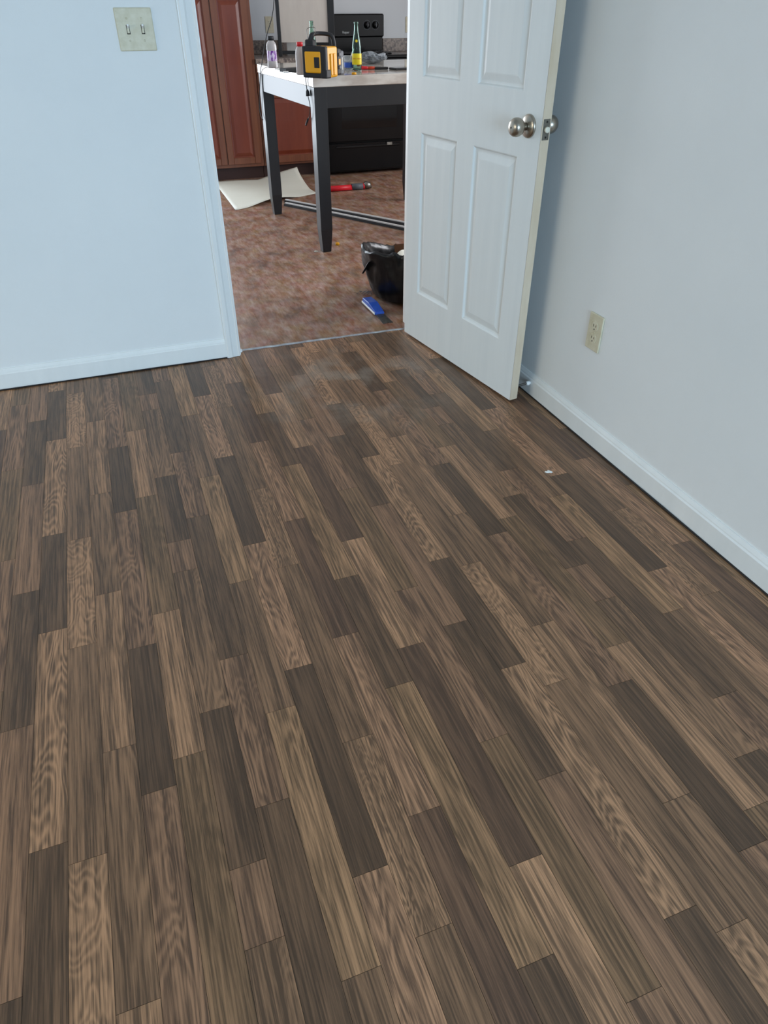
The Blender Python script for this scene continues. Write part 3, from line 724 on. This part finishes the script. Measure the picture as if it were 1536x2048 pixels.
# jobsite radio
rp = top(653, 158)
rd = tag(empty('jobsite_radio', (rp.x, rp.y+0.012, TZ)), 'yellow and black jobsite radio with a carrying handle on the table', 'radio')
rd.rotation_euler = (0, 0, R(-50))    # local -x runs along the front face, +y into the side face
FWd, SDp, BH = 0.134, 0.120, 0.136
def rb(name, x0, x1, y0, y1, z0, z1, m, bev=0.004, seg=2):
    bm = bmesh.new(); bbox(bm, x0, x1, y0, y1, z0, z1, bev, seg); return link(name, bm, m, rd)
rb('body', -FWd, 0, 0.012, SDp, 0.001, BH, M_yellow, 0.010, 3)
fr_ = [(-FWd-0.006, 0), (0.006, 0)]
rb('front_frame', -FWd-0.005, 0.005, -0.004, 0.018, 0.0005, 0.026, M_rubber, 0.006)
rb('front_frame', -FWd-0.005, -FWd+0.016, -0.004, 0.022, 0.02, BH+0.002, M_rubber, 0.006)
rb('front_frame', -0.030, 0.005, -0.004, 0.022, 0.02, BH+0.002, M_rubber, 0.006)
rb('front_frame', -FWd+0.012, -0.026, -0.004, 0.022, BH-0.026, BH+0.004, M_rubber, 0.006)
rb('front_panel', -FWd+0.012, -0.024, -0.008, 0.014, 0.022, BH-0.020, M_yellow, 0.007, 3)
rb('display', -0.062, -0.030, -0.0105, -0.006, 0.046, 0.092, M_rubber, 0.002)
rb('corner_guard', -0.028, 0.010, -0.006, 0.040, 0.0002, 0.038, M_rubber, 0.006)
for yy in (0.046, 0.074): rb('side_rib', -0.002, 0.006, yy, yy+0.020, 0.012, BH-0.030, M_yellow, 0.003)
rb('battery_mount', -0.120, 0.002, SDp-0.008, SDp+0.034, 0.008, BH-0.012, M_rubber, 0.008, 2)
for zz in (0.035, BH-0.045): rb('clip', -0.004, 0.008, SDp+0.002, SDp+0.022, zz, zz+0.016, M_greyplastic, 0.003)
rb('emblem', -0.001, 0.0036, SDp+0.004, SDp+0.022, 0.054, 0.080, M_yellow, 0.001)
rb('battery_pack', -0.110, -0.006, SDp+0.032, SDp+0.072, 0.006, BH-0.022, M_greyplastic, 0.008, 2)
rb('label_strip', -0.0065, -0.0050, SDp+0.050, SDp+0.054, 0.03, 0.085, M_ivory2, 0.0004)
hp = [(-FWd+0.028, 0.016, BH-0.01), (-FWd+0.036, 0.022, BH+0.030), (-FWd+0.046, 0.034, BH+0.050), (-FWd/2-0.006, 0.075, BH+0.053), (-0.030, 0.098, BH+0.048), (-0.018, 0.108, BH+0.030), (-0.014, 0.112, BH-0.01)]
hb = tube_bm(smooth_path(hp, 5), [0.013]*10+[0.0095]*12+[0.011]*9, 10); link('handle', hb, M_rubber, rd, True)
rb('handle_post', -FWd+0.012, -FWd+0.062, 0.0, 0.036, BH-0.004, BH+0.030, M_rubber, 0.008, 2)
tube('wire_hook', [(-FWd+0.030, 0.010, BH+0.026), (-FWd+0.026, 0.008, BH+0.060), (-FWd+0.034, 0.006, BH+0.076), (-FWd+0.070, 0.010, BH+0.080), (-FWd+0.078, 0.012, BH+0.066), (-FWd+0.064, 0.014, BH+0.046)], 0.0016, M_steel, rd, 6)

cup = tag(empty('plastic_cup', top(698, 141)), 'clear plastic cup with a blue print and a straw beside the yellow radio', 'cup')
lathe('body', hollow([(0.022, 0.0005), (0.024, 0.003), (0.030, 0.070), (0.031, 0.072)], 0.0012), M_clear, cup, 28)
lathe('print_band', [(0.0262, 0.015), (0.0266, 0.016), (0.0285, 0.038), (0.0282, 0.039)], M_blue, cup, 28)
tube('straw', [(-0.012, 0.0, 0.006), (0.004, 0, 0.045), (0.030, 0.0, 0.105)], 0.0028, M_white, cup, 8, 2)

def crumple(name, px, py, rx, ry, h, m, label, cat, seed):
    p = top(px, py); bm = bmesh.new(); bmesh.ops.create_icosphere(bm, subdivisions=4, radius=1.0)
    for v in bm.verts:
        q = v.co.copy(); n1 = noise.noise(q*1.7+Vector((seed, 0, 0))); n2 = abs(noise.noise(q*4.1+Vector((0, seed, 0))))
        s = 1+0.30*n1-0.30*n2
        v.co = Vector((q.x*rx*s, q.y*ry*s, max(0.0005, (q.z*0.5+0.5)**0.8*h*s)))
    o = link(name, bm, m); o.location = p; return tag(o, label, cat)
crumple('plastic_wrapper', 745, 128, 0.095, 0.055, 0.062, M_cloth, 'crumpled grey clear plastic wrapper behind the red-handled knife', 'wrapper', 4.2)

kn_a, kn_b = top(714, 140), top(776, 139)
kd = kn_b-kn_a; kn = tag(empty('utility_knife', (kn_a.x, kn_a.y, TZ), math.atan2(kd.y, kd.x)), 'red-handled tool with a flat black end lying on the table', 'tool')
L_ = kd.length
bm = bmesh.new(); tube_bm([(0, 0, 0.009), (L_*0.10, 0, 0.0105), (L_*0.30, 0, 0.0095), (L_*0.36, 0, 0.0085)], [0.006, 0.0098, 0.0085, 0.007], 10, bm); link('front_grip', bm, M_red, kn, True)
bm = bmesh.new(); tube_bm([(L_*0.35, 0, 0.008), (L_*0.45, 0, 0.009), (L_*0.58, 0, 0.008)], [0.0075, 0.0085, 0.007], 10, bm); link('rear_grip', bm, M_rprint, kn, True)
box('black_end', L_*0.56, L_, -0.012, 0.012, 0.001, 0.013, M_rubber, kn, 0.003)
ph0 = top(797, 139)
ph = tag(empty('phone', (ph0.x+0.03, ph0.y, TZ), R(12)), 'flat black phone lying on the table by the open door', 'phone')
box('case', -0.078, 0.078, -0.038, 0.038, 0.0005, 0.010, M_rubber, ph, 0.003); box('screen', -0.072, 0.072, -0.034, 0.034, 0.0098, 0.0106, M_ovenglass, ph)
cp = top(708, 149); yc = lathe('bottle_cap', [(0.013, 0.0004), (0.013, 0.008), (0.011, 0.010), (0.002, 0.010)], M_yellow, None, 20); yc.location = cp; tag(yc, 'small yellow bottle cap on the table below the labelled glass bottle', 'cap')
for (q, a, lx, ly, hh, m, nm, lb, cat) in (((568, 139), 10, 0.10, 0.05, 0.006, M_paper, 'paper_sheet', 'folded white paper on the table behind the black case', 'paper'),
                                      ((572, 146), 78, 0.052, 0.03, 0.007, M_paper, 'paper_card', 'small white card on the table next to the black case', 'card'),
                                      ((588, 143), 20, 0.15, 0.07, 0.018, M_rubber, 'tool_case', 'flat black case lying on the table beside the squeeze bottle', 'case')):
    p = top(*q); o = box(nm, -lx/2, lx/2, -ly/2, ly/2, 0.0004, hh, m, None, 0.002); o.location = p; o.rotation_euler = (0, 0, R(a)); tag(o, lb, cat)
# plain white block on the counter behind the framed panel
p = on_y(590, 92, 6.92); o = box('white_box', -0.085, 0.085, -0.05, 0.05, 0.0, 0.115, M_paper, None, 0.004); o.location = (p.x, 6.92, 0.8725); tag(o, 'white box on the counter behind the black framed cream panel', 'box')

# cords
def edge_pt(px, py, d=0.006):   # a point just outside the table's long side
    dr = ray(px, py); nrm = Vector((-math.cos(TA), -math.sin(TA))); c0 = tc0+nrm*d+Vector((-0.004*math.cos(TA), 0))
    t = c0.dot(nrm)/Vector((dr.x, dr.y)).dot(nrm); return Vector((dr.x*t, dr.y*t, HC+dr.z*t))
yq = 5.16
c_top = on_y(548, 0, yq); c_mid = on_y(533, 72, yq); c_low = on_y(526, 112, yq)
dirv = (c_top-c_low); sc = (ZC-0.001-c_top.z)/dirv.z
c_ceil = c_top+dirv*sc*0.25; c_ceil.z = ZC
e1 = edge_pt(521, 140); e2 = edge_pt(519.5, 185); e3 = edge_pt(520, 222); e4 = edge_pt(526, 240)
lip = top(523, 133.5); lip.z = TZ+0.004
o = tube('power_cord', [c_ceil, c_top.lerp(c_ceil, 0.4), c_top, c_mid, c_low, lip, e1, e2, e3, e4], 0.0027, M_cord, None, 8, 6)
tag(o, 'thin black cord hanging down over the far corner of the marble-look table', 'cord')
rc0 = top(612, 151); rc0.z = TZ+0.004
path = [rc0, edge_pt(611.5, 160), edge_pt(613, 172), edge_pt(614.5, 185)]
rcd = tag(empty('radio_cord', (0, 0, 0)), 'black plug cord dangling from the table beside the yellow radio', 'cord')
tube('cord', path, 0.0024, M_cord, rcd, 8, 5)
pa, pbp = edge_pt(614.5, 179), edge_pt(616, 192)
link('plug', tube_bm([pa, pa.lerp(pbp, 0.3), pbp], [0.004, 0.009, 0.011], 10), M_rubber, rcd, True)
tube('cord_tail', [pbp, edge_pt(620, 212), edge_pt(619, 232), edge_pt(615, 240)], 0.0022, M_cord, rcd, 8, 5)
link('cord_end', tube_bm([edge_pt(616, 238), edge_pt(612, 250)], [0.0055, 0.0055], 10), M_rubber, rcd, True)

# ------------------------------------------------------------------ things on the kitchen floor
# curling sheet
cA, cB, cC, cD = on_z(428, 364, 0.012), on_z(471, 420, 0.003), on_z(634, 386, 0.004), on_z(584, 352, 0.02)
bm = bmesh.new(); N = 22; grid = []
for i in range(N+1):
    row = []
    for j in range(N+1):
        u, v = i/N, j/N       # u: left -> right, v: near -> far
        P = (cB*(1-u)+cC*u)*(1-v)+(cA*(1-u)+cD*u)*v
        z = 0.004+0.028*math.sin(math.pi*u)*(1-v)**2*max(0, math.sin(math.pi*(u*1.6-0.2))) + 0.012*math.sin(3.1*u+1)*v
        cu = max(0.0, (u-0.55)/0.45)*max(0.0, (v-0.25)/0.75)
        z += 0.115*cu**1.1
        P = P+Vector((0.02*cu**2, -0.12*cu**2, 0)); P.z = max(0.003, z)
        row.append(bm.verts.new(P))
    grid.append(row)
for i in range(N):
    for j in range(N): bm.faces.new((grid[i][j], grid[i+1][j], grid[i+1][j+1], grid[i][j+1]))
o = link('vinyl_offcut', bm, M_sheet, None, True); sm = o.modifiers.new('thickness', 'SOLIDIFY'); sm.thickness = 0.0022; sm.offset = 1
tag(o, 'curling cream sheet of flooring offcut lying face down on the kitchen floor', 'sheet')

def strip(p0, p1, w, label):
    p0 = Vector(p0); p1 = Vector(p1); d = (p1-p0); d.z = 0; nn = Vector((-d.y, d.x, 0)).normalized()
    t = tag(empty('metal_strip', p0), label, 'metal strip', 'metal strips under the table'); q0 = Vector((0, 0, 0)); q1 = Vector((d.x, d.y, 0))
    extrude_profile('metal_rail', [(-w/2, 0.0005), (w/2, 0.0005), (w/2, 0.020), (w/2-0.002, 0.022), (-w/2+0.002, 0.022), (-w/2, 0.020)], q0, q1, nn, (0, 0, 1), M_alu, t)
    extrude_profile('shade_strip', [(-w/2-0.014, 0.0005), (-w/2-0.0003, 0.0005), (-w/2-0.0003, 0.014), (-w/2-0.012, 0.012)], q0, q1, nn, (0, 0, 1), M_rubber, t)  # black strip put in for the shade along the rail's near side
    return t
s0, s1 = on_z(572, 404), on_z(812, 450); s2, s3 = on_z(572, 410.5), on_z(812, 460)
ext = (s1-s0).normalized()*0.35
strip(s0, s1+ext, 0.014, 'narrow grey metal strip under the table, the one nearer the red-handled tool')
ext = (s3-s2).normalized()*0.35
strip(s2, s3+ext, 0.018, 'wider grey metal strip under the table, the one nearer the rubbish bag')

ta, tb_ = on_z(652, 381, 0.012), on_z(743, 374.5, 0.012); td = tb_-ta; Lh = td.length
tl = tag(empty('floor_tool', (ta.x, ta.y, 0), math.atan2(td.y, td.x)), 'red-handled tool with a grey grip and silver head on the kitchen floor', 'tool')
link('handle', tube_bm([(0, 0, 0.022), (Lh*0.58, 0, 0.022)], [0.021, 0.021], 12), M_red, tl, True)
link('grip', tube_bm([(Lh*0.56, 0, 0.025), (Lh*0.80, 0, 0.025)], [0.0235, 0.0245], 12), M_greyplastic, tl, True)
link('ring', tube_bm([(Lh*0.79, 0, 0.025), (Lh*0.84, 0, 0.025)], [0.022, 0.022], 12), M_red, tl, True)
bm = bmesh.new(); tube_bm([(Lh*0.83, 0, 0.026), (Lh*0.87, 0, 0.033), (Lh*0.94, 0, 0.028), (Lh*1.0, 0, 0.010)], [0.018, 0.031, 0.026, 0.006], 10, bm); link('head', bm, M_steel, tl, True)

# rubbish bag
def rubbish_bag():
    c = Vector((1.415, 3.30, 0)); t = tag(empty('rubbish_bag', c), 'open black plastic rubbish bag slumped on the kitchen floor behind the door', 'bag')
    bm = bmesh.new(); n, rows = 96, 44; rings = []
    prof_ = [(0.17, 0.001), (0.222, 0.012), (0.240, 0.05), (0.250, 0.10), (0.262, 0.15), (0.272, 0.19), (0.276, 0.215), (0.266, 0.224), (0.248, 0.205), (0.235, 0.16), (0.225, 0.11), (0.16, 0.09), (0.03, 0.085)]
    def pr(s):
        f = s*(len(prof_)-1); i = min(int(f), len(prof_)-2); k = f-i
        return prof_[i][0]*(1-k)+prof_[i+1][0]*k, prof_[i][1]*(1-k)+prof_[i+1][1]*k
    for r in range(rows+1):
        rad, z = pr(r/rows); ring = []
        for k in range(n):
            a = 2*math.pi*k/n; ca, sa_ = math.cos(a), math.sin(a)
            q = Vector((ca*1.5, sa_*1.5, z*6))
            rdg = 1-2*abs(noise.noise(Vector((ca*3.2+z*5, sa_*3.2, z*7+3))))
            rd2 = 1-2*abs(noise.noise(Vector((ca*6.5-z*9, sa_*6.5+z*4, z*12))))
            s = 1+0.09*noise.noise(q*1.1+Vector((3, 1, 0)))+0.045*rdg+0.022*rd2
            zz = z
            if z > 0.03: zz = z*(1+0.20*noise.noise(Vector((ca*1.6, sa_*1.6, 7.0)))+0.10*rdg+0.12*math.cos(a-4.0))
            ring.append(bm.verts.new((rad*s*ca, rad*s*sa_*0.86, max(0.0008, zz))))
        rings.append(ring)
    for a, b in zip(rings, rings[1:]):
        for i in range(n): bm.faces.new((a[i], a[(i+1) % n], b[(i+1) % n], b[i]))
    bm.faces.new(rings[0]); bm.faces.new(rings[-1]); link('bag_film', bm, M_bag, t, True)
    # gathered ear of the rim
    bm = bmesh.new()
    pts = [(-0.315, -0.03, 0.150), (-0.285, -0.045, 0.205), (-0.235, -0.06, 0.232), (-0.22, 0.01, 0.215), (-0.265, 0.02, 0.19)]
    vv = [bm.verts.new(p) for p in pts]; v2 = [bm.verts.new((p[0]+0.02, p[1]+0.03, p[2]-0.012)) for p in pts]
    bm.faces.new(vv); bm.faces.new(v2)
    for i in range(5): bm.faces.new((vv[i], vv[(i+1) % 5], v2[(i+1) % 5], v2[i]))
    link('folded_rim', bm, M_bag, t)
    # rubbish inside: a bent cream card and a brown carton flap
    bm = bmesh.new(); gr = []
    for i in range(9):
        u = i/8; row = []
        for j in range(2):
            row.append(bm.verts.new((-0.16+0.10*u, -0.12+0.06*u+0.05*j, 0.175+0.05*j+0.02*math.sin(u*3.1))))
        gr.append(row)
    for i in range(8): bm.faces.new((gr[i][0], gr[i+1][0], gr[i+1][1], gr[i][1]))
    o = link('cream_card', bm, M_sheet, t); s_ = o.modifiers.new('thickness', 'SOLIDIFY'); s_.thickness = 0.003
    bm = bmesh.new(); bbox(bm, -0.10, 0.10, -0.005, 0.005, 0.0, 0.13, 0.001)
    bmesh.ops.transform(bm, matrix=Matrix.Translation((0.00, 0.03, 0.12)) @ Matrix.Rotation(R(-18), 4, 'X') @ Matrix.Rotation(R(-20), 4, 'Z'), verts=bm.verts)
    link('carton_flap', bm, M_card, t)
rubbish_bag()

# scraper
sa, sb = on_z(734, 602, 0.01), on_z(776, 645, 0.004); sd = sb-sa; Ls = sd.length
sc_ = tag(empty('floor_scraper', (sa.x, sa.y, 0), math.atan2(sd.y, sd.x)), 'long scraper with a blue handle and a dull metal blade beside the rubbish bag', 'scraper')
bm = bmesh.new(); secs = [(0.0, 0.026, 0.004, 0.030), (Ls*0.3, 0.027, 0.012, 0.034), (Ls*0.62, 0.025, 0.004, 0.016)]; rings = []
for x, hw, z0, z1 in secs: rings.append([bm.verts.new(c) for c in ((x, -hw, z0), (x, hw, z0), (x, hw*0.9, z1), (x, -hw*0.9, z1))])
for a, b in zip(rings, rings[1:]):
    for q in range(4): bm.faces.new((a[q], a[(q+1) % 4], b[(q+1) % 4], b[q]))
bm.faces.new(rings[0]); bm.faces.new(rings[-1]); bmesh.ops.bevel(bm, geom=list(bm.edges), offset=0.002, segments=1, affect='EDGES'); link('handle', bm, M_blue, sc_)
box('edge_strip', 0.0, Ls*0.62, -0.029, -0.025, 0.006, 0.016, M_white, sc_, 0.001)
bm = bmesh.new(); a = [(Ls*0.58, -0.018), (Ls, -0.026), (Ls, -0.002), (Ls*0.965, 0.002), (Ls, 0.006), (Ls, 0.026), (Ls*0.58, 0.018)]
lo = [bm.verts.new((x, y, 0.0008+0.006*(Ls-x)/Ls)) for x, y in a]; hi = [bm.verts.new((x, y, 0.0028+0.008*(Ls-x)/Ls)) for x, y in a]
for i in range(len(a)): bm.faces.new((lo[i], lo[(i+1) % len(a)], hi[(i+1) % len(a)], hi[i]))
bm.faces.new(lo); bm.faces.new(hi); link('blade', bm, M_steel, sc_)

p = on_z(675, 490); o = lathe('bottle_cap', [(0.012, 0.0004), (0.013, 0.012), (0.011, 0.014), (0.002, 0.014)], M_yellow, None, 18); o.location = p; tag(o, 'small yellow cap on the kitchen floor by the table leg', 'cap')
scraps('floor_crumbs', (630, 503), 6, 0.016, M_ivory2, 'little heap of pale crumbs on the kitchen floor beside the table leg', 'debris', 8)
bm = bmesh.new()
random.seed(9)
for i in range(26):
    a = random.random()*6.28; L = random.uniform(0.02, 0.05); c0 = Vector((random.gauss(0, 0.022), random.gauss(0, 0.016), 0.003+random.random()*0.010))
    d_ = Vector((math.cos(a), math.sin(a), random.uniform(-.1, .2)))*L
    tube_bm([c0-d_*0.5, c0+Vector((random.uniform(-.008, .008), random.uniform(-.008, .008), 0.003)), c0+d_*0.5], 0.0007, 5, bm)
for v in bm.verts: v.co.z = max(0.0006, v.co.z)
o = link('dust_tuft', bm, M_greyplastic, None, True); p = on_z(733, 588); o.location = (p.x, p.y, 0); tag(o, 'grey tuft of lint on the kitchen floor between scraper and rubbish bag', 'lint')
